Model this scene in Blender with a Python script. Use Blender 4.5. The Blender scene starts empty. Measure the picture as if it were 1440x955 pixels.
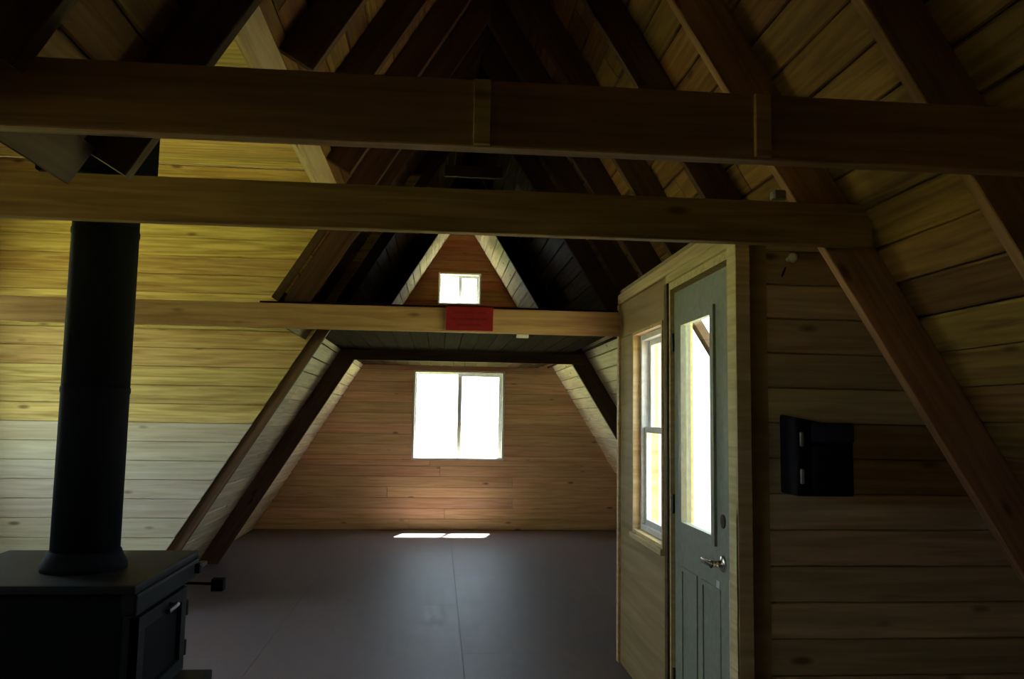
import bpy, bmesh, math, random
from mathutils import Vector, Matrix
random.seed(7)
scene = bpy.context.scene
COL = scene.collection

# ------------------------------------------------------------------ camera
F_PX = 1136.0
yaw, pitch, roll = math.radians(5.1), math.radians(5.52), math.radians(0.9)
fw = Vector((math.sin(yaw)*math.cos(pitch), math.cos(yaw)*math.cos(pitch), math.sin(pitch)))
rt = Vector((math.cos(yaw), -math.sin(yaw), 0))
up = rt.cross(fw)
rt, up = rt*math.cos(roll)+up*math.sin(roll), up*math.cos(roll)-rt*math.sin(roll)
cam_d = bpy.data.cameras.new('camera'); cam = bpy.data.objects.new('camera', cam_d); COL.objects.link(cam)
cam_d.sensor_width = 36.0; cam_d.lens = F_PX/1440.0*36.0; cam_d.clip_start = 0.02; cam_d.clip_end = 2000
m = Matrix((rt, up, -fw)).transposed().to_4x4(); m.translation = Vector((0, 0, 1.446))
cam.matrix_world = m
scene.camera = cam

# ------------------------------------------------------------------ world, sun, exposure
W = bpy.data.worlds.new('world'); scene.world = W; W.use_nodes = True
bg = W.node_tree.nodes['Background']
bg.inputs['Color'].default_value = (0.66, 0.82, 1.0, 1); bg.inputs['Strength'].default_value = 4.5
sun_d = bpy.data.lights.new('sun', 'SUN'); sun = bpy.data.objects.new('sun', sun_d); COL.objects.link(sun)
sun_d.energy = 90.0; sun_d.angle = math.radians(2.0); sun_d.color = (1.0, 0.93, 0.80)
sun.rotation_euler = Vector((-0.10, -0.35, -0.93)).to_track_quat('-Z', 'Y').to_euler()
sun.location = (0, 12, 20)
vs = scene.view_settings
vs.view_transform = 'Standard'; vs.look = 'None'; vs.gamma = 1.0; vs.use_curve_mapping = False
vs.exposure = 0.8
scene.cycles.max_bounces = 14; scene.cycles.diffuse_bounces = 8; scene.cycles.glossy_bounces = 4
scene.cycles.transparent_max_bounces = 16; scene.cycles.sample_clamp_indirect = 12.0

# ------------------------------------------------------------------ place constants
XC, ZR, T = 0.257, 4.12, 1.625            # ridge position, ridge height, roof rise/run
TH = math.atan(T); ST, CT = math.sin(TH), math.cos(TH)
YG, YB = 10.58, -1.6                      # far gable, near gable behind the camera
YW = 6.10                                 # far cheek wall of the side wing
XE = 1.117                                # entry wall with door
YE0, YE1, ZE = 2.93, 4.93, 2.217          # entry alcove extent and height
XWING = -3.4
def roof_x(z, s): return XC + s*(ZR-z)/T

# ------------------------------------------------------------------ materials
def new_mat(name):
    m = bpy.data.materials.new(name); m.use_nodes = True
    nt = m.node_tree; b = nt.nodes['Principled BSDF']
    return m, nt, b
def flat(name, col, rough=0.5, metal=0.0, spec=0.5):
    m, nt, b = new_mat(name)
    n = nt.nodes.new('ShaderNodeTexNoise'); n.inputs['Scale'].default_value = 35; n.inputs['Detail'].default_value = 4
    tc = nt.nodes.new('ShaderNodeTexCoord'); nt.links.new(tc.outputs['Object'], n.inputs['Vector'])
    r = nt.nodes.new('ShaderNodeValToRGB')
    r.color_ramp.elements[0].color = (*[c*0.86 for c in col], 1); r.color_ramp.elements[1].color = (*[min(1, c*1.1) for c in col], 1)
    r.color_ramp.elements[0].position = 0.3; r.color_ramp.elements[1].position = 0.7
    nt.links.new(n.outputs['Fac'], r.inputs['Fac']); nt.links.new(r.outputs['Color'], b.inputs['Base Color'])
    b.inputs['Roughness'].default_value = rough; b.inputs['Metallic'].default_value = metal
    b.inputs['Specular IOR Level'].default_value = spec
    return m
def wood(name, light, dark, vary=0.35, knots=True, rough=0.65, streak=1.0):
    """sawn pine: grain runs along the piece's own x axis, every piece differs"""
    m, nt, b = new_mat(name); N = nt.nodes.new; L = nt.links.new
    tc = N('ShaderNodeTexCoord'); oi = N('ShaderNodeObjectInfo')
    mul = N('ShaderNodeVectorMath'); mul.operation = 'MULTIPLY_ADD'
    cmb = N('ShaderNodeCombineXYZ')
    L(oi.outputs['Random'], cmb.inputs[0]); L(oi.outputs['Random'], cmb.inputs[1]); L(oi.outputs['Random'], cmb.inputs[2])
    mul.inputs[1].default_value = (37, 53, 71); L(cmb.outputs[0], mul.inputs[0]); L(tc.outputs['Object'], mul.inputs[2])
    mp = N('ShaderNodeMapping'); mp.inputs['Scale'].default_value = (0.9, 16, 16); L(mul.outputs[0], mp.inputs['Vector'])
    n1 = N('ShaderNodeTexNoise'); n1.inputs['Scale'].default_value = 2.2*streak; n1.inputs['Detail'].default_value = 6; n1.inputs['Distortion'].default_value = 0.6
    L(mp.outputs[0], n1.inputs['Vector'])
    cr = N('ShaderNodeValToRGB'); cr.color_ramp.elements[0].position = 0.30; cr.color_ramp.elements[1].position = 0.66
    cr.color_ramp.elements[0].color = (*dark, 1); cr.color_ramp.elements[1].color = (*light, 1)
    L(n1.outputs['Fac'], cr.inputs['Fac'])
    # piece to piece brightness
    mr = N('ShaderNodeMapRange'); mr.inputs['To Min'].default_value = 1-vary; mr.inputs['To Max'].default_value = 1+vary*0.5
    L(oi.outputs['Random'], mr.inputs['Value'])
    hs = N('ShaderNodeHueSaturation'); hm = N('ShaderNodeMath'); hm.operation = 'MULTIPLY'; hm.inputs[1].default_value = 17.31; hf = N('ShaderNodeMath'); hf.operation = 'FRACT'
    L(oi.outputs['Random'], hm.inputs[0]); L(hm.outputs[0], hf.inputs[0]); hr = N('ShaderNodeMapRange'); hr.inputs['To Min'].default_value = 0.485; hr.inputs['To Max'].default_value = 0.515
    L(hf.outputs[0], hr.inputs['Value']); L(hr.outputs[0], hs.inputs['Hue']); L(cr.outputs['Color'], hs.inputs['Color']); L(mr.outputs[0], hs.inputs['Value'])
    out = hs.outputs['Color']
    if knots:
        mk = N('ShaderNodeMapping'); mk.inputs['Scale'].default_value = (2.4, 7, 7); L(mul.outputs[0], mk.inputs['Vector'])
        vo = N('ShaderNodeTexVoronoi'); vo.inputs['Scale'].default_value = 1.0; L(mk.outputs[0], vo.inputs['Vector'])
        kr = N('ShaderNodeValToRGB'); kr.color_ramp.elements[0].position = 0.05; kr.color_ramp.elements[1].position = 0.13
        kr.color_ramp.elements[0].color = (0.25, 0.16, 0.10, 1); kr.color_ramp.elements[1].color = (1, 1, 1, 1)
        L(vo.outputs['Distance'], kr.inputs['Fac'])
        mx = N('ShaderNodeMix'); mx.data_type = 'RGBA'; mx.blend_type = 'MULTIPLY'; mx.inputs['Factor'].default_value = 0.8
        L(out, mx.inputs['A']); L(kr.outputs['Color'], mx.inputs['B']); out = mx.outputs['Result']
    L(out, b.inputs['Base Color'])
    bp = N('ShaderNodeBump'); bp.inputs['Strength'].default_value = 0.25; bp.inputs['Distance'].default_value = 0.004
    L(n1.outputs['Fac'], bp.inputs['Height']); L(bp.outputs[0], b.inputs['Normal'])
    b.inputs['Roughness'].default_value = rough; b.inputs['Specular IOR Level'].default_value = 0.3
    return m
M = {}
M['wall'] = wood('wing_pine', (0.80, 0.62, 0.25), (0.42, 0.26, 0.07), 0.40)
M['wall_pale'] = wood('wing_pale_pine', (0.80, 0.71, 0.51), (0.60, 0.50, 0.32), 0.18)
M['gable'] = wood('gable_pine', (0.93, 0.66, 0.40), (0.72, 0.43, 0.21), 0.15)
M['gable_shaded'] = wood('loft_gable_pine_shaded', (0.42, 0.17, 0.06), (0.26, 0.09, 0.03), 0.22)  # gable pine darkened: the dim loft shade is put into the colour
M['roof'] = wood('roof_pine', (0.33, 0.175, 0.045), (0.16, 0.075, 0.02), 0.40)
M['roof_lit'] = wood('roof_pine_lit', (0.88, 0.78, 0.55), (0.62, 0.52, 0.33), 0.25)  # paler roof boards: light from the far windows put into the colour
M['entry'] = wood('entry_pine', (0.78, 0.58, 0.33), (0.50, 0.35, 0.18), 0.40)
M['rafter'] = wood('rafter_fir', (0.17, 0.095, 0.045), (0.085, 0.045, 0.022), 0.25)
M['tie'] = wood('tie_fir', (0.46, 0.28, 0.11), (0.26, 0.14, 0.05), 0.15)
M['tie_dark'] = wood('beam_fir', (0.52, 0.31, 0.14), (0.30, 0.17, 0.07), 0.15)
M['tie_gold'] = wood('golden_fir', (0.68, 0.47, 0.21), (0.44, 0.27, 0.10), 0.1)
M['pale'] = wood('pale_pine', (0.80, 0.64, 0.34), (0.58, 0.42, 0.18), 0.10, knots=False)
M['ply'] = wood('plywood', (0.46, 0.34, 0.16), (0.32, 0.22, 0.09), 0.10, knots=False, streak=0.5)
M['seam'] = flat('seam_filler', (0.20, 0.18, 0.18), 0.8)
M['sheath'] = flat('sheathing', (0.10, 0.06, 0.03), 0.9)
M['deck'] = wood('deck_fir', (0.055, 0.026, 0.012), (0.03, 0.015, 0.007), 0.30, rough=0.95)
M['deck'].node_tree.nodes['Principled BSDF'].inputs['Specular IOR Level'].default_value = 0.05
M['vinyl'] = flat('white_vinyl', (0.78, 0.78, 0.76), 0.4)
M['door'] = flat('door_paint', (0.32, 0.335, 0.25), 0.5)
M['black'] = flat('stove_black', (0.006, 0.006, 0.006), 0.85, 0, 0.06)
M['pipe'] = flat('pipe_black', (0.007, 0.007, 0.008), 0.8, 0, 0.08)
M['iron'] = flat('cast_iron', (0.010, 0.010, 0.010), 0.6, 0, 0.15)
M['chrome'] = flat('satin_nickel', (0.55, 0.54, 0.50), 0.25, 1.0)
M['dark_metal'] = flat('dark_metal', (0.05, 0.045, 0.04), 0.4, 1.0)
M['red'] = flat('red_plaque', (0.32, 0.010, 0.018), 0.5)
M['red_dark'] = flat('red_plaque_print', (0.22, 0.008, 0.012), 0.5)
M['bag'] = flat('bag_cloth', (0.016, 0.013, 0.015), 0.9, 0, 0.1)
M['bag_blue'] = flat('bag_flap_cloth', (0.022, 0.016, 0.05), 0.75)
M['white'] = flat('white_ceramic', (0.80, 0.78, 0.74), 0.15)
M['dusk_grey'] = flat('galvanised', (0.45, 0.45, 0.45), 0.35, 0.8)
M['dull_metal'] = flat('dull_buckle', (0.30, 0.28, 0.25), 0.5)
M['grass'] = flat('meadow_grass', (0.125, 0.136, 0.036), 0.9)
def glass_mat():
    m = bpy.data.materials.new('pane_glass'); m.use_nodes = True; nt = m.node_tree
    for n in list(nt.nodes): nt.nodes.remove(n)
    o = nt.nodes.new('ShaderNodeOutputMaterial'); t = nt.nodes.new('ShaderNodeBsdfTransparent'); g = nt.nodes.new('ShaderNodeBsdfGlossy')
    t.inputs['Color'].default_value = (0.95, 0.98, 0.96, 1); g.inputs['Roughness'].default_value = 0.02
    lw = nt.nodes.new('ShaderNodeLayerWeight'); pw = nt.nodes.new('ShaderNodeMath'); pw.operation = 'POWER'; pw.inputs[1].default_value = 5
    fr = nt.nodes.new('ShaderNodeMath'); fr.operation = 'MULTIPLY_ADD'; fr.inputs[1].default_value = 0.6; fr.inputs[2].default_value = 0.03
    nt.links.new(lw.outputs['Facing'], pw.inputs[0]); nt.links.new(pw.outputs[0], fr.inputs[0])
    mx = nt.nodes.new('ShaderNodeMixShader')
    nt.links.new(fr.outputs[0], mx.inputs[0]); nt.links.new(t.outputs[0], mx.inputs[1]); nt.links.new(g.outputs[0], mx.inputs[2])
    nt.links.new(mx.outputs[0], o.inputs[0]); return m
M['glass'] = glass_mat()
def floor_mat():
    m, nt, b = new_mat('worn_plywood_floor'); N = nt.nodes.new; L = nt.links.new
    tc = N('ShaderNodeTexCoord'); oi = N('ShaderNodeObjectInfo')
    mul = N('ShaderNodeVectorMath'); mul.operation = 'MULTIPLY_ADD'; cmb = N('ShaderNodeCombineXYZ')
    for i in range(3): L(oi.outputs['Random'], cmb.inputs[i])
    mul.inputs[1].default_value = (31, 47, 5); L(cmb.outputs[0], mul.inputs[0]); L(tc.outputs['Object'], mul.inputs[2])
    mp = N('ShaderNodeMapping'); mp.inputs['Scale'].default_value = (6, 1.6, 1); L(mul.outputs[0], mp.inputs['Vector'])
    n1 = N('ShaderNodeTexNoise'); n1.inputs['Scale'].default_value = 3; n1.inputs['Detail'].default_value = 8; L(mp.outputs[0], n1.inputs['Vector'])
    n2 = N('ShaderNodeTexNoise'); n2.inputs['Scale'].default_value = 1.1; n2.inputs['Detail'].default_value = 4; L(tc.outputs['Object'], n2.inputs['Vector'])
    cr = N('ShaderNodeValToRGB'); cr.color_ramp.elements[0].position = 0.3; cr.color_ramp.elements[1].position = 0.7
    cr.color_ramp.elements[0].color = (0.105, 0.072, 0.074, 1); cr.color_ramp.elements[1].color = (0.185, 0.142, 0.138, 1)
    L(n1.outputs['Fac'], cr.inputs['Fac'])
    mx = N('ShaderNodeMix'); mx.data_type = 'RGBA'; mx.inputs['B'].default_value = (0.165, 0.130, 0.155, 1)
    L(n2.outputs['Fac'], mx.inputs['Factor']); L(cr.outputs['Color'], mx.inputs['A']); L(mx.outputs['Result'], b.inputs['Base Color'])
    rr = N('ShaderNodeMapRange'); rr.inputs['To Min'].default_value = 0.42; rr.inputs['To Max'].default_value = 0.62; b.inputs['Specular IOR Level'].default_value = 0.32
    L(n1.outputs['Fac'], rr.inputs['Value']); L(rr.outputs[0], b.inputs['Roughness'])
    bp = N('ShaderNodeBump'); bp.inputs['Strength'].default_value = 0.15; bp.inputs['Distance'].default_value = 0.004
    L(n1.outputs['Fac'], bp.inputs['Height']); L(bp.outputs[0], b.inputs['Normal'])
    return m
M['floor'] = floor_mat()

# ------------------------------------------------------------------ mesh helpers
def link(name, bm, mat, parent=None, mw=None, smooth=False):
    bmesh.ops.recalc_face_normals(bm, faces=bm.faces)
    me = bpy.data.meshes.new(name); bm.to_mesh(me); bm.free()
    if smooth:
        for p in me.polygons: p.use_smooth = True
    if mat: me.materials.append(M[mat])
    o = bpy.data.objects.new(name, me); COL.objects.link(o)
    if parent: o.parent = parent
    if mw is not None: o.matrix_basis = mw if parent is None else parent.matrix_basis.inverted() @ mw
    return o
def frame(origin, ex, ez):
    ex, ez = Vector(ex).normalized(), Vector(ez).normalized(); ey = ez.cross(ex)
    mm = Matrix((ex, ey, ez)).transposed().to_4x4(); mm.translation = Vector(origin); return mm
def hexa(bm, pts):
    """8 corners: bottom ring 0-3, top ring 4-7"""
    v = [bm.verts.new(p) for p in pts]
    for f in ((3,2,1,0), (4,5,6,7), (0,1,5,4), (1,2,6,5), (2,3,7,6), (3,0,4,7)): bm.faces.new([v[i] for i in f])
    return v
def bx(bm, x0, x1, y0, y1, z0, z1):
    return hexa(bm, [(x0,y0,z0),(x1,y0,z0),(x1,y1,z0),(x0,y1,z0),(x0,y0,z1),(x1,y0,z1),(x1,y1,z1),(x0,y1,z1)])
def bevel(bm, w, seg=2):
    bmesh.ops.bevel(bm, geom=bm.edges[:], offset=w, segments=seg, affect='EDGES', profile=0.7)
def plank(name, parent, org, ex, ez, q, th, mat, c=0.004):
    """board: q = 4 outline points (x,y) in the board's own plane, front face at z=0 with eased edges"""
    o0 = Vector((min(p[0] for p in q), min(p[1] for p in q)))
    q = [(Vector(p)-o0) for p in q]
    f = frame(org, ex, ez); f.translation = f @ Vector((o0.x, o0.y, 0))
    cx = sum((p for p in q), Vector((0, 0)))/4
    bm = bmesh.new()
    def ring(z, ins):
        r = []
        for p in q:
            d = Vector((math.copysign(ins*0.4, cx.x-p.x), math.copysign(ins, cx.y-p.y)))
            r.append(bm.verts.new((p.x+d.x, p.y+d.y, z)))
        return r
    a, b_, c_ = ring(-th, 0), ring(-c, 0), ring(0, c)
    bm.faces.new(a[::-1]); bm.faces.new(c_)
    for r0, r1 in ((a, b_), (b_, c_)):
        for i in range(4): bm.faces.new((r0[i], r0[(i+1) % 4], r1[(i+1) % 4], r1[i]))
    return link(name, bm, mat, parent, f)
def cyl(bm, p0, p1, r0, r1=None, n=20, caps=True):
    r1 = r0 if r1 is None else r1; p0, p1 = Vector(p0), Vector(p1); d = (p1-p0).normalized()
    a = d.orthogonal().normalized(); b = d.cross(a)
    A = [bm.verts.new(p0+(a*math.cos(t)+b*math.sin(t))*r0) for t in [2*math.pi*i/n for i in range(n)]]
    B = [bm.verts.new(p1+(a*math.cos(t)+b*math.sin(t))*r1) for t in [2*math.pi*i/n for i in range(n)]]
    for i in range(n): bm.faces.new((A[i], A[(i+1) % n], B[(i+1) % n], B[i]))
    if caps: bm.faces.new(A[::-1]); bm.faces.new(B)
def lathe(bm, axis0, axis, prof, n=24):
    """prof: list of (distance along axis, radius)"""
    p0 = Vector(axis0); d = Vector(axis).normalized(); a = d.orthogonal().normalized(); b = d.cross(a); rings = []
    for h, r in prof:
        rings.append([bm.verts.new(p0+d*h+(a*math.cos(t)+b*math.sin(t))*max(r, 1e-4)) for t in [2*math.pi*i/n for i in range(n)]])
    for A, B in zip(rings, rings[1:]):
        for i in range(n): bm.faces.new((A[i], A[(i+1) % n], B[(i+1) % n], B[i]))
    bm.faces.new(rings[0][::-1]); bm.faces.new(rings[-1])
def struct(o, label=None, cat=None):
    o['kind'] = 'structure'
    if label: o['label'] = label
    if cat: o['category'] = cat
    return o
def tag(o, label, cat, group=None):
    o['label'] = label; o['category'] = cat
    if group: o['group'] = group
    return o
def empty(name, loc):
    e = bpy.data.objects.new(name, None); COL.objects.link(e); e.location = loc; e.matrix_world = Matrix.Translation(loc); return e

# ------------------------------------------------------------------ ground outside
bm = bmesh.new()
n = 24; R = 220
g = [[bm.verts.new((-R+2*R*i/n, -R+2*R*j/n+4, -0.55)) for j in range(n+1)] for i in range(n+1)]
for i in range(n):
    for j in range(n): bm.faces.new((g[i][j], g[i+1][j], g[i+1][j+1], g[i][j+1]))
struct(link('ground', bm, 'grass'), 'sunlit green meadow outside the cabin windows', 'ground')

# ------------------------------------------------------------------ floor
bm = bmesh.new()
bx(bm, XWING-0.15, 2.85, YB-0.1, YG+0.1, -0.12, -0.0025)
floor = struct(link('floor', bm, 'seam'), 'dark worn plywood sheet floor', 'floor')
seam = 0.18
xs = sorted(set([XWING, 2.80] + [seam+1.22*k for k in range(-3, 3) if XWING < seam+1.22*k < 2.8]))
for i, (x0, x1) in enumerate(zip(xs, xs[1:])):
    y = YB - (0.6 if i % 2 else 1.75)
    while y < YG:
        y0, y1 = max(y, YB), min(y+2.44, YG); y += 2.44
        if y1-y0 < 0.05: continue
        plank('floor_panel', floor, (x0, y0, 0), (1,0,0), (0,0,1), [(0.0015,0.0005),(x1-x0-0.0015,0.0005),(x1-x0-0.0015,y1-y0-0.0005),(0.0015,y1-y0-0.0005)], 0.0024, 'floor', 0.0004)

# ------------------------------------------------------------------ roof slopes
BW = 0.142
def roof_frame(s):
    org = (roof_x(0, s), 0, 0)
    n_ = Vector((-s*ST, 0, -CT))
    ex = (0, 1, 0) if s < 0 else (0, -1, 0)
    return org, ex, n_
def spans(s, z):
    if s < 0:
        if z < 2.12: return [(YB, 0.5), (YW+0.02, YG)]
        if z < 2.72: return [(YB, 2.24), (5.0, YG)]
        return [(YB, YG)]
    if z < ZE+0.02: return [(YB, YE0), (YE1, YG)]
    return [(YB, YG)]
def build_roof(s, name, label):
    org, ex, ez = roof_frame(s)
    Fm = frame(org, ex, ez)
    bm = bmesh.new()
    bands = [(0, 2.12), (2.12, 2.72), (2.72, ZR)] if s < 0 else [(0, ZE+0.02), (ZE+0.02, ZR)]
    for z0, z1 in bands:
        for y0, y1 in spans(s, (z0+z1)/2):
            a, b_ = (y0, y1) if s < 0 else (-y1, -y0)
            lo = z0/ST - (0.08 if z0 == 0 else 0); hi = z1/ST + (0.12 if z1 == ZR else 0)
            vv = bx(bm, a-(0.1 if y0 == YB else 0), b_+(0.1 if y1 == YG else 0), lo, hi, -0.07, -0.021)
            for v in vv: v.co = Fm @ v.co
    par = struct(link(name, bm, 'sheath'), label, 'ceiling')
    k = 0
    while k*BW < ZR/ST:
        y0 = k*BW; y1 = min(y0+BW, ZR/ST-0.002); zc = (y0+y1)/2*ST; k += 1
        if y1-y0 < 0.03: continue
        for a, b_ in spans(s, zc):
            cuts = [a]; c = a + random.choice((1.2, 1.8, 2.4, 3.05))
            while c < b_-0.5: cuts.append(c); c += random.choice((2.44, 3.05, 3.66))
            cuts = sorted([c for c in cuts if abs(c-8.19) > 0.3 or a > 8] + ([8.19] if b_ == YG else []) + [b_])
            for p, q in zip(cuts, cuts[1:]):
                X0, X1 = (p, q) if s < 0 else (-q, -p)
                g_ = random.uniform(0.001, 0.004)
                plank('board', par, org, ex, ez, [(X0+0.001,y0+g_),(X1-0.001,y0+g_),(X1-0.001,y1-0.002),(X0+0.001,y1-0.002)], 0.02+random.uniform(-0.002, 0), 'roof_lit' if (zc < 2.12 and p > 4.9) or p > 8.1 else 'roof', 0.006)
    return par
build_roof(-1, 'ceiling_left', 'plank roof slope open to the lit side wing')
build_roof(1, 'ceiling_right', 'plank roof slope above the entry door')

# ------------------------------------------------------------------ plank walls facing the camera
def plank_wall(name, Y, zmax, xl, xr, mat, label, holes=(), rows=0.135, th=0.02, back=0.08, over=0.0):
    """xl(z), xr(z) give the wall's side edges; holes = (x0,x1,z0,z1)"""
    bm = bmesh.new(); par = None; jobs = []
    def piece(xa0, xa1, xb0, xb1, z0, z1, first):
        jobs.append([(xa0, z0), (xb0, z0), (xb1, z1), (xa1, z1)])
    z = 0.0
    while z < zmax-0.01:
        z0, z1 = z, min(z+rows, zmax); z += rows
        cuts = sorted(set([z0, z1] + [c for h in holes for c in h[2:] if z0+0.004 < c < z1-0.004]))
        for s0, s1 in zip(cuts, cuts[1:]):
            L0, L1, R0, R1 = xl(s0), xl(s1), xr(s0), xr(s1)
            hs = sorted([h for h in holes if h[2]-0.002 <= s0 and s1 <= h[3]+0.002])
            a0, a1 = L0, L1
            for h in hs:
                piece(a0, a1, h[0], h[0], s0, s1, False); a0 = a1 = h[1]
            piece(a0, a1, R0, R1, s0, s1, False)
    for q0 in jobs:
        q = [list(p) for p in q0]
        if over:
            for i in (0, 3):
                if abs(q[i][0]-xl(q[i][1])) < 1e-6: q[i][0] -= over
            for i in (1, 2):
                if abs(q[i][0]-xr(q[i][1])) < 1e-6: q[i][0] += over
            if q[0][1] == 0: q[0][1] = q[1][1] = -0.1
            if q[2][1] > zmax-1e-4: q[2][1] += over*0.8; q[3][1] += over*0.8
        hexa(bm, [(q[0][0],Y+th+0.001,q[0][1]),(q[1][0],Y+th+0.001,q[1][1]),(q[1][0],Y+th+back,q[1][1]),(q[0][0],Y+th+back,q[0][1]),
                  (q[3][0],Y+th+0.001,q[3][1]),(q[2][0],Y+th+0.001,q[2][1]),(q[2][0],Y+th+back,q[2][1]),(q[3][0],Y+th+back,q[3][1])])
    par = struct(link(name, bm, 'sheath'), label, 'wall')
    for q in jobs:
        w = q[1][0]-q[0][0]; h = q[3][1]-q[0][1]
        if w < 0.03 or h < 0.006: continue
        top = max(q[2][0]-q[3][0], 0.004)
        q = [(q[0][0],q[0][1]+0.0012),(q[1][0],q[1][1]+0.0012),(q[3][0]+top,q[2][1]-0.0012),(q[3][0],q[3][1]-0.0012)]
        segs = [q]
        L_ = q[1][0]-q[0][0]
        if L_ > 3.0:
            t_ = random.uniform(0.3, 0.7); xm = q[0][0]+L_*t_
            segs = [[q[0], (xm-0.0008,q[0][1]), (xm-0.0008,q[3][1]), q[3]], [(xm+0.0008,q[0][1]), q[1], q[2], (xm+0.0008,q[3][1])]]
        for s_ in segs:
            dp = random.uniform(0, 0.0025)
            plank('board', par, (0, Y+dp, 0), (1,0,0), (0,-1,0), s_, th-dp, mat if callable(mat) is False else mat((s_[0][1]+s_[3][1])/2), 0.004)
    return par
GW = (-0.335, 0.860, 0.885, 2.046)        # big gable window
SW = (-0.041, 0.522, 2.915, 3.340)        # small loft window
plank_wall('wall_far', YG, ZR-0.01, lambda z: roof_x(z, -1), lambda z: roof_x(z, 1), lambda z: 'gable' if z < 2.14 else 'gable_shaded', 'reddish pine plank gable wall with two windows', (GW, SW), over=0.14)
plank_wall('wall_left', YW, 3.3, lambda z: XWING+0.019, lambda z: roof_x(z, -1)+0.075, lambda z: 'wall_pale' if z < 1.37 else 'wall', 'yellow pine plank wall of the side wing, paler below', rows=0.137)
plank_wall('wall_right', YE0, ZE, lambda z: XE+0.015, lambda z: roof_x(z, 1)-0.002, 'entry', 'dim pine plank wall beside the entry door', rows=0.131)
bm = bmesh.new()
hexa(bm, [(XE+0.02,YE1-0.08,0),(roof_x(0,1),YE1-0.08,0),(roof_x(0,1),YE1,0),(XE+0.02,YE1,0),
          (XE+0.02,YE1-0.08,ZE),(roof_x(ZE,1),YE1-0.08,ZE),(roof_x(ZE,1),YE1,ZE),(XE+0.02,YE1,ZE)])
struct(link('wall_alcove', bm, 'vinyl'), 'closing wall at the far end of the entry alcove', 'wall')
bm = bmesh.new(); bx(bm, XE, roof_x(ZE, 1)+0.06, YE0, YE1, ZE+0.001, ZE+0.03)
struct(link('ceiling_alcove', bm, 'ply'), 'flat lid over the entry alcove', 'ceiling')
# near gable behind the camera
bm = bmesh.new()
hexa(bm, [(roof_x(0,-1)-0.1,YB-0.08,-0.05),(roof_x(0,1)+0.1,YB-0.08,-0.05),(roof_x(0,1)+0.1,YB,-0.05),(roof_x(0,-1)-0.1,YB,-0.05),
          (XC-0.06,YB-0.08,ZR+0.05),(XC+0.06,YB-0.08,ZR+0.05),(XC+0.06,YB,ZR+0.05),(XC-0.06,YB,ZR+0.05)])
struct(link('wall_near', bm, 'gable'), 'plank gable wall at the near end', 'wall')

# ------------------------------------------------------------------ side wing shell (outer wall with window, near wall, ceiling)
W_FILL = (1.0, 2.0, 1.1, 2.2)  # window out of view, added to brighten the near beams and walls
WW = (4.15, 5.65, 0.95, 2.45)             # window in the wing's outer wall: y0,y1,z0,z1
bm = bmesh.new()
for y0, y1, z0, z1 in ((0.42, W_FILL[0], -0.05, 3.4), (W_FILL[0], W_FILL[1], -0.05, W_FILL[2]), (W_FILL[0], W_FILL[1], W_FILL[3], 3.4), (W_FILL[1], WW[0], -0.05, 3.4), (WW[1], YW+0.1, -0.05, 3.4), (WW[0], WW[1], -0.05, WW[2]), (WW[0], WW[1], WW[3], 3.4)):
    bx(bm, XWING-0.1, XWING, y0, y1, z0, z1)
wo = struct(link('wall_wing', bm, 'sheath'), 'outer plank wall of the side wing with a window and an added fill window', 'wall')
z = 0.0
while z < 3.3:
    z1 = min(z+0.137, 3.3)
    cuts = sorted(set([z, z1] + [c for w_ in (W_FILL, WW) for c in w_[2:] if z+0.01 < c < z1-0.01]))
    for s0, s1 in zip(cuts, cuts[1:]):
        ya = 0.5; runs = []
        for w_ in (W_FILL, WW):
            if w_[2]-0.002 <= s0 and s1 <= w_[3]+0.002: runs.append((ya, w_[0])); ya = w_[1]
        runs.append((ya, YW))
        for y0, y1 in runs:
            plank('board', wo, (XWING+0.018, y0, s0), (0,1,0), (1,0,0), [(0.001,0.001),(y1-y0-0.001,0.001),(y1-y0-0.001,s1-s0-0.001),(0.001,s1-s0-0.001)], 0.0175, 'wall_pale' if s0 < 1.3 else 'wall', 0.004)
    z += 0.137
bm = bmesh.new()
hexa(bm, [(XWING,0.42,-0.05),(roof_x(0,-1)-0.005,0.42,-0.05),(roof_x(0,-1)-0.005,0.5,-0.05),(XWING,0.5,-0.05),
          (XWING,0.42,3.4),(roof_x(3.4,-1)-0.085,0.42,3.4),(roof_x(3.4,-1)-0.085,0.5,3.4),(XWING,0.5,3.4)])
struct(link('wall_wing_near', bm, 'wall'), 'near wall of the side wing', 'wall')
bm = bmesh.new(); bx(bm, XWING, roof_x(3.32, -1)-0.04, 0.42, YW+0.1, 3.322, 3.40)
wc = struct(link('ceiling_wing', bm, 'sheath'), 'flat plank ceiling of the side wing', 'ceiling')
y = 0.5
while y < YW-0.01:
    y1 = min(y+0.14, YW)
    plank('board', wc, (XWING, y1, 3.30), (1,0,0), (0,0,-1), [(0,0.001),(roof_x(3.3,-1)-0.06-XWING,0.001),(roof_x(3.3,-1)-0.06-XWING,y1-y-0.001),(0,y1-y-0.001)], 0.02, 'wall', 0.004)
    y += 0.14

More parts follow.
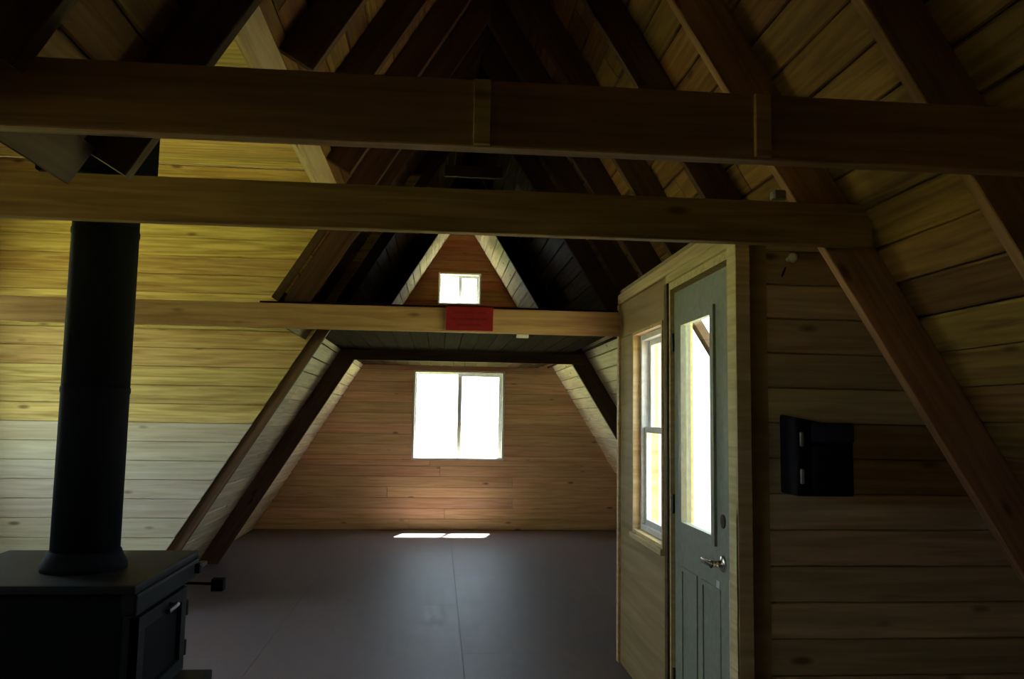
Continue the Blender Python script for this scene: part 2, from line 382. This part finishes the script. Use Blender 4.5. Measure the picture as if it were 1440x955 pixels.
# ------------------------------------------------------------------ windows
def window(name, org, ex, ez, w, h, depth, kind, label, fr=0.045, sash=0.035):
    """local x along the width, y up, z into the room; frame fills the wall thickness behind z=0"""
    root = empty(name, org); f = frame(org, ex, ez); root.matrix_world = f; root.matrix_basis = f
    struct(root, label, 'window')
    def part(nm, boxes, mat, par=root, bv=0.003):
        b = bmesh.new()
        for q in boxes: bx(b, *q)
        o = link(nm, b, mat); o.parent = par; return o
    part('frame', [(0,w,0,fr,-depth,0),(0,w,h-fr,h,-depth,0),(0,fr,fr,h-fr,-depth,0),(w-fr,w,fr,h-fr,-depth,0)], 'vinyl')
    def sash_at(x0, x1, y0, y1, z, t=sash):
        s = part('sash', [(x0,x1,y0,y0+t,z-0.025,z),(x0,x1,y1-t,y1,z-0.025,z),(x0,x0+t,y0+t,y1-t,z-0.025,z),(x1-t,x1,y0+t,y1-t,z-0.025,z)], 'vinyl')
        b = bmesh.new(); bx(b, x0+t-0.004, x1-t+0.004, y0+t-0.004, y1-t+0.004, z-0.015, z-0.011)
        p = link('pane', b, 'glass'); p.parent = s
        return s
    if kind == 'slider':
        xm = w/2
        sash_at(fr-0.005, xm+0.012, fr-0.005, h-fr+0.005, -depth*0.55-0.03, sash*0.5)
        s = sash_at(xm-0.014, w-fr+0.005, fr-0.005, h-fr+0.005, -depth*0.55, sash)
        part('latch', [(xm-0.012, xm+0.004, h/2-0.025, h/2+0.025, -depth*0.55, -depth*0.55+0.014)], 'vinyl', s)
    else:
        ym = h*0.51
        sash_at(fr-0.005, w-fr+0.005, ym-0.02, h-fr+0.005, -depth*0.7-0.03, sash)
        sash_at(fr-0.005, w-fr+0.005, fr-0.005, ym+0.02, -depth*0.7, sash)
    return root
window('window_1', (GW[0], YG-0.012, GW[2]), (1,0,0), (0,-1,0), GW[1]-GW[0], GW[3]-GW[2], 0.115, 'slider', 'large white sliding window in the gable wall', 0.028, 0.05)
window('window_2', (SW[0], YG-0.012, SW[2]), (1,0,0), (0,-1,0), SW[1]-SW[0], SW[3]-SW[2], 0.115, 'slider', 'small white sliding window high in the loft gable', 0.022, 0.045)
window('window_4', (XWING+0.028, WW[0], WW[2]), (0,1,0), (1,0,0), WW[1]-WW[0], WW[3]-WW[2], 0.12, 'slider', 'wide white window in the outer wall of the side wing', 0.04, 0.05)

window('fill_window', (XWING+0.028, W_FILL[0], W_FILL[2]), (0,1,0), (1,0,0), W_FILL[1]-W_FILL[0], W_FILL[3]-W_FILL[2], 0.12, 'slider', 'unseen white window added near the front of the side wing for fill light', 0.04, 0.05)

# ------------------------------------------------------------------ entry wall (faces -x): local x runs along -y
DY0, DY1, DZ = 3.085, 3.805, 2.06         # door slab
JY0, JY1, JZ = 3.005, 3.865, 2.115        # rough opening
EW = (3.955, 4.575, 0.815, 1.945)         # entry window opening y0,y1,z0,z1
bm = bmesh.new()
WT = 0.11
for y0, y1, z0, z1 in ((YE0, JY0, 0, ZE), (JY0, JY1, JZ, ZE), (JY1, EW[0], 0, ZE), (EW[0], EW[1], 0, EW[2]), (EW[0], EW[1], EW[3], ZE), (EW[1], YE1, 0, ZE)):
    bx(bm, XE+0.013, XE+WT, y0, y1, z0, z1)
we = struct(link('wall_entry', bm, 'ply'), 'plywood wall of the entry with door and window', 'wall')
for y0, y1, z0, z1 in ((JY1, EW[0], 0.0, ZE-0.06), (EW[0], YE1, 0.0, EW[2]), (EW[0], YE1, EW[3], ZE-0.06), (EW[1], YE1, EW[2], EW[3]), (JY0, JY1, JZ, ZE-0.06)):
    plank('panel', we, (XE, y1, z0), (0,-1,0), (-1,0,0), [(0.001,0.001),(y1-y0-0.001,0.001),(y1-y0-0.001,z1-z0-0.001),(0.001,z1-z0-0.001)], 0.012, 'ply', 0.002)
def trim(nm, org, ex, ez, w, h, th, mat, label):
    o = plank(nm, None, org, ex, ez, [(0,0),(w,0),(w,h),(0,h)], th, mat, 0.003); struct(o, label, 'trim'); return o
trim('trim_1', (XE-0.018, JY0, 0), (0,-1,0), (-1,0,0), JY0-YE0+0.018, ZE, 0.018, 'pale', 'pale corner board beside the door latch')
trim('trim_2', (XE-0.018, YE0-0.019, 0), (1,0,0), (0,-1,0), 0.055, ZE, 0.018, 'pale', 'narrow corner board on the dim plank wall')
trim('trim_3', (XE-0.016, YE1, ZE-0.06), (0,-1,0), (-1,0,0), YE1-YE0, 0.06, 0.016, 'pale', 'pale top rail along the entry wall')
trim('trim_4', (XE-0.016, YE1+0.016, 0), (0,-1,0), (-1,0,0), 0.045, ZE-0.061, 0.016, 'pale', 'pale corner board at the far end of the entry wall')
trim('trim_5', (XE-0.014, JY1+0.03, 0), (0,-1,0), (-1,0,0), 0.045, JZ, 0.014, 'rafter', 'dark casing between door and entry window')
trim('trim_6', (XE-0.014, JY1, JZ), (0,-1,0), (-1,0,0), JY1-JY0, 0.042, 0.014, 'pale', 'pale head casing above the door')
trim('trim_7', (XE-0.022, EW[1]+0.02, EW[2]-0.03), (0,-1,0), (-1,0,0), EW[1]-EW[0]+0.03, 0.03, 0.03, 'pale', 'pale sill below the entry window')
# reveal boards + double hung window set at the outer face
rv = empty('window_3', (XE, EW[1], EW[2])); struct(rv, 'narrow double-hung window beside the entry door', 'window')
f3 = frame((XE+0.05, EW[1]-0.018, EW[2]+0.018), (0,-1,0), (-1,0,0))
def rel(o, root): o.parent = root; o.matrix_parent_inverse = root.matrix_world.inverted()
for a in ((EW[1]-0.018, EW[1], EW[2], EW[3]), (EW[0], EW[0]+0.018, EW[2], EW[3]), (EW[0]+0.018, EW[1]-0.018, EW[2], EW[2]+0.018), (EW[0]+0.018, EW[1]-0.018, EW[3]-0.018, EW[3])):
    b = bmesh.new(); bx(b, XE-0.008, XE+WT+0.03, *a); rel(link('reveal', b, 'pale'), rv)
ww, wh = EW[1]-EW[0]-0.036, EW[3]-EW[2]-0.036
def wpart(nm, boxes, mat, par):
    b = bmesh.new()
    for q in boxes:
        vv = bx(b, *q)
        for v in vv: v.co = f3 @ v.co
    o = link(nm, b, mat); rel(o, par); return o
wpart('frame', [(0,ww,0,0.03,-0.04,0.015),(0,ww,wh-0.03,wh,-0.04,0.015),(0,0.03,0.03,wh-0.03,-0.04,0.015),(ww-0.03,ww,0.03,wh-0.03,-0.04,0.015)], 'vinyl', rv)
ym = 1.388-EW[2]-0.018
for y0, y1, z in ((ym-0.018, wh-0.028, -0.03), (0.028, ym+0.018, -0.004)):
    t = 0.032
    s = wpart('sash', [(0.028,ww-0.028,y0,y0+t,z-0.02,z),(0.028,ww-0.028,y1-t,y1,z-0.02,z),(0.028,0.028+t,y0+t,y1-t,z-0.02,z),(ww-0.028-t,ww-0.028,y0+t,y1-t,z-0.02,z)], 'vinyl', rv)
    p = wpart('pane', [(0.028+t-0.003,ww-0.028-t+0.003,y0+t-0.003,y1-t+0.003,z-0.012,z-0.008)], 'glass', s)

# door
dr = empty('door_1', (XE, (DY0+DY1)/2, 0)); struct(dr, 'grey-green half-glazed entry door with lever handle', 'door')
b = bmesh.new()
bx(b, XE-0.002, XE+WT, JY0, JY0+0.035, 0, JZ); bx(b, XE-0.002, XE+WT, JY1-0.035, JY1, 0, JZ); bx(b, XE-0.002, XE+WT, JY0+0.035, JY1-0.035, JZ-0.035, JZ)
bx(b, XE-0.01, XE+WT+0.02, JY0, JY1, -0.012, 0.018)
rel(link('jamb', b, 'pale'), dr)
b = bmesh.new()
bx(b, XE+0.062, XE+0.076, JY0+0.035, DY0+0.012, 0.86, JZ-0.035); bx(b, XE+0.062, XE+0.076, DY1-0.006, JY1-0.035, 0.02, JZ-0.035); bx(b, XE+0.062, XE+0.076, DY0+0.01, DY1-0.006, DZ-0.012, JZ-0.035)
rel(link('door_stop', b, 'door'), dr)
gy0, gy1, gz0, gz1 = 3.235, 3.695, 0.955, 1.915
DX0, DX1 = XE+0.012, XE+0.056
b = bmesh.new()
bx(b, DX0, DX1, DY0, gy0, 0.02, DZ); bx(b, DX0, DX1, gy1, DY1, 0.02, DZ); bx(b, DX0, DX1, gy0, gy1, 0.02, gz0); bx(b, DX0, DX1, gy0, gy1, gz1, DZ)
slab = link('door_leaf', b, 'door'); rel(slab, dr)
b = bmesh.new(); t = 0.028
for q in ((gy0-0.012, gy1+0.012, gz0-0.012, gz0+t), (gy0-0.012, gy1+0.012, gz1-t, gz1+0.012), (gy0-0.012, gy0+t, gz0+t, gz1-t), (gy1-t, gy1+0.012, gz0+t, gz1-t)):
    bx(b, DX0-0.012, DX0+0.012, *q)
rel(link('glazing_frame', b, 'door'), slab)
b = bmesh.new(); bx(b, DX0+0.018, DX0+0.024, gy0-0.002, gy1+0.002, gz0-0.002, gz1+0.002); rel(link('pane', b, 'glass'), slab)
for y0, y1 in ((DY0+0.10, (DY0+DY1)/2-0.03), ((DY0+DY1)/2+0.03, DY1-0.10)):   # embossed lower panels
    b = bmesh.new()
    for q in ((y0, y1, 0.16, 0.18), (y0, y1, 0.76, 0.78), (y0, y0+0.02, 0.18, 0.76), (y1-0.02, y1, 0.18, 0.76)): bx(b, DX0-0.005, DX0+0.002, *q)
    rel(link('panel_moulding', b, 'door'), slab)
b = bmesh.new(); lathe(b, (DX0+0.001, 3.150, 0.887), (-1,0,0), [(0,0.033),(0.006,0.033),(0.010,0.028),(0.012,0.014),(0.035,0.012),(0.042,0.014),(0.055,0.016)])
rel(link('handle_rose', b, 'chrome', smooth=True), dr)
hn = [o for o in COL.objects if o.name == 'handle_rose'][0]
b = bmesh.new(); bx(b, DX0-0.060, DX0-0.040, 3.140, 3.255, 0.876, 0.898); bevel(b, 0.006, 2)
lv = link('lever', b, 'chrome', smooth=True); rel(lv, hn)
b = bmesh.new(); lathe(b, (DX0+0.001, 3.150, 1.051), (-1,0,0), [(0,0.028),(0.004,0.028),(0.005,0.020),(0.0055,0.0)])
rel(link('deadbolt_plate', b, 'dark_metal'), dr)
b = bmesh.new(); bx(b, XE-0.004, XE+0.0, JY0+0.004, JY0+0.03, 0.86, 0.93); bx(b, XE-0.004, XE+0.0, JY0+0.004, JY0+0.03, 1.02, 1.08); rel(link('strike_plate', b, 'dark_metal'), dr)
b = bmesh.new(); bx(b, XE-0.004, XE+0.004, JY0+0.036, JY0+0.046, 0.02, 0.845); rel(link('daylight_strip', b, 'white'), dr)  # white strip standing in for daylight along the door edge
for z in (0.25, 1.05, 1.82):
    b = bmesh.new(); cyl(b, (DX0-0.006, DY1+0.006, z-0.045), (DX0-0.006, DY1+0.006, z+0.045), 0.007, n=10); rel(link('hinge', b, 'dark_metal'), dr)
b = bmesh.new(); bx(b, DX0-0.001, DX0, 3.20, 3.235, 0.77, 0.81); rel(link('sticker', b, 'vinyl'), dr)

# ------------------------------------------------------------------ rafters
RD = 0.145
def rafter(Y, s, z0, z1, label, mat='rafter', d=RD, th=0.04, group='roof rafters'):
    """wide face towards the camera, from height z0 to z1 measured on the roof face"""
    u = Vector((-s*CT, 0, ST)); nrm = Vector((-s*ST, 0, -CT))
    lo = Vector((roof_x(z0, s), Y, z0)); Ln = (z1-z0)/ST
    ex, ez = u, Vector((0,-1,0)); ey = ez.cross(ex)          # ey points to or from the roof
    sg = 1 if ey.dot(nrm) > 0 else -1
    # plumb cut at the ridge, level cut at the foot
    e_top = d*CT/ST if z1 > ZR-0.2 else 0; e_bot = d*CT/ST*(1 if z0 < 0.05 else 0)
    e_ridge = d*ST/CT if z1 > ZR-0.2 else 0
    a, b_ = 0.002, d
    if z1 > ZR-0.2: Lo, Li = Ln-0.002, Ln-d*T-0.002
    else: Lo = Li = Ln
    q = [(0, sg*a), (Lo, sg*a), (Li, sg*b_), (e_bot*-0+ (d*ST/CT if z0 < 0.05 else 0)*0, sg*b_)]
    if z0 < 0.05: q[3] = (d*CT/ST, sg*b_)
    if sg < 0: q = [q[3], q[2], q[1], q[0]]
    o = plank('rafter', None, lo, ex, ez, q, th, mat, 0.003)
    tag(o, label, 'rafter', group); return o
ZT = ZR-0.003
for Y, nth in ((2.81, 'first'), (3.42, 'second'), (4.03, 'third'), (4.64, 'fourth')): rafter(Y, -1, 2.735, ZT, nth+' short dark rafter from the chimney pipe, cut off above the wing opening', group='short rafters above the wing opening')
for Y, nth in ((3.36, 'the entry door'), (4.09, 'the entry window'), (4.70, 'the far end of the entry box')): rafter(Y, 1, ZE+0.05, ZT, 'dark rafter on the roof slope directly above '+nth, group='rafters above the entry box')
for Y, lb in ((1.55, 'dark rafter meeting the heaviest cross beam above the stove'), (2.16, 'dark rafter ending at the black chimney support box')): rafter(Y, -1, 2.14 if Y > 2 else 2.17, ZT, lb, group='rafters beside the chimney pipe')
rafter(5.00, -1, 2.14, ZT, 'dark rafter at the far edge of the upper wing opening')
rafter(1.90, 1, 0.0, ZT, 'long pale-brown rafter crossing behind the heaviest cross beam', 'tie')
rafter(2.68, 1, 0.0, ZT, 'long brown rafter sloping down in front of the black wall bag', 'tie_dark', d=0.165)
rafter(5.26, 1, ZE*0, ZT, 'dark rafter just past the far end of the entry box')
for s in (-1, 1):
    rafter(6.13 if s < 0 else 5.90, s, 0.0, ZT, 'dark rafter standing at the end of the wing wall' if s < 0 else 'dark rafter rising behind the entry box')
    rafter(8.16 if s < 0 else 8.21, s, 0.0, ZT, 'dark rafter carrying the far cross beam, on the wing side' if s < 0 else 'dark rafter carrying the far cross beam, on the entry side', d=0.17)

# headers framing the wing opening
def beam(name, p, ex, ez, L_, h, th, mat, label, cat, group=None):
    o = plank(name, None, p, ex, ez, [(0,0),(L_,0),(L_,h),(0,h)], th, mat, 0.004); tag(o, label, cat, group); return o
u_l = Vector((CT,0,ST)); n_l = Vector((ST,0,-CT))
def header(y0, y1, z, h, label, mat):
    p = Vector((roof_x(z, -1), y0, z)) + n_l*0.045
    beam('header_beam', p, (0,1,0), n_l, y1-y0, h, 0.043, mat, label, 'beam')
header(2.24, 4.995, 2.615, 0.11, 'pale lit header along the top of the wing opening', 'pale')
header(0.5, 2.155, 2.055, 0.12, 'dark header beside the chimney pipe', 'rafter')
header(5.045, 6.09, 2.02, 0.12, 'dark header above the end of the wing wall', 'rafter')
# sole plate at the foot of the slope, whitened for the window light on it
o = plank('lit_sole_plate', None, (-2.235, 7.45, 0.032), (0,1,0), (0,0,1), [(0,-0.06),(1.35,-0.06),(1.35,0.0),(0,0.0)], 0.032, 'white', 0.003)
tag(o, 'pale strip along the foot of the roof slope beyond the stove', 'plate')

# ------------------------------------------------------------------ collar ties (cross beams)
def tie(Y, x0, x1, z, h, label, mat='tie', th=0.04):
    o = plank('cross_beam', None, (0, Y, z), (1,0,0), (0,-1,0), [(x0,0),(x1,0),(x1,h),(x0,h)], th, mat, 0.003)
    tag(o, label, 'beam'); return o
hb = 0.147
t1 = tie(1.66, XWING+0.025, roof_x(2.015+hb, 1)+0.0, 2.015, hb, 'heaviest dark cross beam, highest across the room, with vertical pale strips', 'tie_dark')
t2 = tie(2.62, XWING+0.025, roof_x(2.052, 1)-0.05, 2.052, hb, 'brown cross beam resting over the entry door corner and stovepipe')
t3 = tie(4.845, XWING+0.025, XE-0.02, 1.953, hb, 'golden cross beam with a red plaque on it', 'tie_gold')
t4 = tie(8.11, roof_x(2.0+hb, -1)+0.01, roof_x(2.0+hb, 1)-0.01, 1.995, 0.102, 'dark cross beam under the loft deck in front of the gable window', 'rafter')
for x in (0.079, 0.692):  # thin paler upright strips on the beam's near face
    plank('pale_strip', t1, (x-0.02, 1.66-0.012, 2.018), (1,0,0), (0,-1,0), [(0,0),(0.035,0),(0.035,hb-0.006),(0,hb-0.006)], 0.012, 'tie_gold', 0.002)
o = tie(6.9, roof_x(3.66, -1)+0.03, roof_x(3.66, 1)-0.03, 3.535, 0.10, 'short high collar beam near the ridge', 'tie')

# loft deck
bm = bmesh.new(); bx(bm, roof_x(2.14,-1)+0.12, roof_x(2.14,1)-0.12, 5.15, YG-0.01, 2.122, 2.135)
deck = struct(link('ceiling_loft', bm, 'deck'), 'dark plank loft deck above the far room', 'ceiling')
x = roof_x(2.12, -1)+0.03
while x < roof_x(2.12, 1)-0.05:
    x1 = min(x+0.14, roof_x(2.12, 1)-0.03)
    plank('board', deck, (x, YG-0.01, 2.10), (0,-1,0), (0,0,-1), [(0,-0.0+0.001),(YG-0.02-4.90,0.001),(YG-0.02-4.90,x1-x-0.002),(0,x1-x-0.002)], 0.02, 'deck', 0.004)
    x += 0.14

# red plaque on the golden beam
b = bmesh.new(); bx(b, 0.029, 0.315, 4.825, 4.8445, 1.962, 2.108); bevel(b, 0.004, 1)
pq = link('plaque', b, 'red'); tag(pq, 'small red plaque hung on the golden cross beam', 'plaque')
for z, w0, w1 in ((2.070, 0.08, 0.20), (2.070, 0.215, 0.27), (2.030, 0.06, 0.28), (1.995, 0.10, 0.24)):
    b = bmesh.new(); bx(b, w0, w1, 4.8235, 4.825, z-0.006, z+0.006); o = link('print_line', b, 'red_dark', pq)
b = bmesh.new(); bx(b, 0.46, 0.535, 4.85, 4.88, 1.928, 1.952); bevel(b, 0.006, 2)
tag(link('light_fitting', b, 'white', smooth=True), 'small pale fitting under the golden beam beside the plaque', 'fitting')
b = bmesh.new(); lathe(b, (-0.44, 5.6, 2.098), (0,0,-1), [(0,0.03),(0.015,0.03),(0.02,0.018),(0.04,0.022),(0.055,0.012)], 14)
tag(link('lamp_holder', b, 'dusk_grey', smooth=True), 'small grey lamp holder under the loft deck', 'fitting')

# ------------------------------------------------------------------ stove and pipe
SX0, SX1, SY0, SY1, SZ = -1.78, -1.02, 2.90, 3.64, 0.86
st = empty('wood_stove', ((SX0+SX1)/2, (SY0+SY1)/2, 0)); tag(st, 'black cast-iron wood stove with door and top plate', 'stove')
def sp(nm, fn, mat, par=None, smooth=False):
    b = bmesh.new(); fn(b); o = link(nm, b, mat, smooth=smooth); rel(o, par or st); return o
def f(b): bx(b, SX0+0.03, SX1-0.03, SY0+0.03, SY1-0.03, 0.16, SZ-0.03); bevel(b, 0.012, 2)
body = sp('body', f, 'black')
def f(b): bx(b, SX0, SX1+0.015, SY0, SY1, SZ-0.03, SZ); bevel(b, 0.010, 2)
top = sp('top_plate', f, 'iron')
def f(b): bx(b, SX1-0.035, SX1+0.02, SY0+0.01, SY1-0.01, SZ-0.105, SZ-0.03); bevel(b, 0.012, 2)
sp('top_rail', f, 'iron')
def f(b): bx(b, SX0+0.08, SX1-0.08, SY0+0.08, SY1-0.08, 0.03, 0.17)
sp('pedestal', f, 'black')
for x in (SX0+0.09, SX1-0.09):
    for y in (SY0+0.09, SY1-0.09):
        def f(b): lathe(b, (x, y, 0.0), (0,0,1), [(0,0.035),(0.02,0.03),(0.10,0.024),(0.165,0.04)], 12)
        sp('leg', f, 'iron', smooth=True)
dx = SX1-0.03
def f(b):
    for q in ((SY0+0.10,SY1-0.10,0.40,0.45),(SY0+0.10,SY1-0.10,0.68,0.73),(SY0+0.10,SY0+0.16,0.45,0.68),(SY1-0.16,SY1-0.10,0.45,0.68)): bx(b, dx-0.002, dx+0.03, *q)
sd = sp('stove_door', f, 'iron')
def f(b): bx(b, dx, dx+0.012, SY0+0.155, SY1-0.155, 0.445, 0.685)
sp('door_glass', f, 'pipe', sd)
def f(b): cyl(b, (dx+0.028, SY0+0.42, 0.705), (dx+0.05, SY0+0.42, 0.70), 0.010, n=10); cyl(b, (dx+0.05, SY0+0.34, 0.695), (dx+0.05, SY0+0.45, 0.70), 0.011, n=10)
sp('door_handle', f, 'chrome', sd)
for z in (0.48, 0.64):
    def f(b): cyl(b, (dx+0.02, SY1-0.085, z-0.03), (dx+0.02, SY1-0.085, z+0.03), 0.014, n=10)
    sp('hinge', f, 'iron', sd)
def f(b): bx(b, dx, dx+0.14, SY0+0.10, SY1-0.06, 0.345, 0.385); bevel(b, 0.012, 2)
sp('ash_shelf', f, 'iron')
def f(b): cyl(b, (SX1-0.06, 3.52, 0.748), (SX1+0.115, 3.52, 0.742), 0.006, n=8)
rod = sp('draft_rod', f, 'iron')
def f(b): bx(b, SX1+0.105, SX1+0.155, 3.495, 3.545, 0.715, 0.765); bevel(b, 0.008, 2)
sp('draft_knob', f, 'black', rod)
def f(b): bx(b, SX1-0.03, SX1+0.045, 3.56, 3.60, 0.775, 0.815); bevel(b, 0.006, 1)
sp('lift_handle', f, 'iron')
PX, PY, PR = -1.305, 3.22, 0.119
pp = empty('stovepipe', (PX, PY, SZ)); tag(pp, 'thick black stovepipe rising from the stove behind a beam', 'pipe')
def f(b): lathe(b, (PX, PY, SZ+0.0005), (0,0,1), [(0,PR+0.03),(0.02,PR+0.028),(0.05,PR+0.012),(0.07,PR+0.004)], 40)
o = sp('collar', f, 'pipe', pp, True)
for i, (a, c) in enumerate(((0.07, 0.68), (0.68, 1.29), (1.29, 2.44))):
    def f(b): lathe(b, (PX, PY, SZ), (0,0,1), [(a,PR),(c-0.03,PR),(c-0.022,PR+0.003),(c-0.008,PR+0.003),(c,PR)], 40)
    sp('pipe_section', f, 'pipe', pp, True)
def f(b):
    bx(b, PX-0.20, PX+0.125, PY-0.17, PY+0.17, 2.33, 2.72); bevel(b, 0.006, 1)
sp('support_box', f, 'black', pp)

# ------------------------------------------------------------------ bag on the wall, knob and bracket
bg_ = empty('hanging_bag', (1.40, YE0-0.08, 1.19)); tag(bg_, 'black boxy bag with two pale buckles hanging on plank wall', 'bag')
def part(nm, fn, mat, par, smooth=False):
    b = bmesh.new(); fn(b); o = link(nm, b, mat, smooth=smooth); rel(o, par); return o
bx0, bx1, by0, by1 = 1.265, 1.478, YE0-0.15, YE0-0.004
def f(b):
    vv = bx(b, bx0, bx1, by0, by1, 1.185, 1.475)
    for v in vv:
        if v.co.z > 1.4 and v.co.x > 1.4: v.co.z -= 0.04
        if v.co.z > 1.4 and v.co.y < YE0-0.1: v.co.z -= 0.012
    bevel(b, 0.016, 3)
part('bag_body', f, 'bag', bg_, True)
def f(b):
    vv = bx(b, bx0+0.055, bx1-0.004, by0-0.014, by0+0.02, 1.375, 1.445); bevel(b, 0.010, 2)
part('flap', f, 'bag_blue', bg_, True)
def f(b): bx(b, bx0+0.055, bx1-0.012, by0-0.018, by0+0.02, 1.20, 1.36); bevel(b, 0.012, 2)
part('front_pocket', f, 'bag', bg_, True)
for z in (1.385, 1.255):
    def f(b): bx(b, bx0+0.012, bx0+0.026, by0-0.006, by0+0.010, z-0.026, z+0.026); bevel(b, 0.003, 1)
    part('buckle', f, 'dull_metal', bg_)
kb = empty('wall_knob', (1.316, YE0, 2.062)); tag(kb, 'small shiny white knob on the plank wall under the beam', 'knob')
def f(b): lathe(b, (1.316, YE0, 2.062), (0,-1,0), [(0,0.012),(0.012,0.010),(0.02,0.009),(0.026,0.016),(0.036,0.019),(0.046,0.015),(0.052,0.004)], 16)
part('knob_head', f, 'white', kb, True)
def f(b): cyl(b, (1.30, YE0-0.006, 2.03), (1.285, YE0-0.006, 1.995), 0.003, n=6)
part('screw_hook', f, 'dark_metal', kb)
b = bmesh.new(); bx(b, 1.12, 1.165, 2.60, 2.64, 2.20, 2.235); bevel(b, 0.005, 1)
tag(link('metal_clip', b, 'dusk_grey'), 'small grey metal clip on top of the brown beam', 'clip')
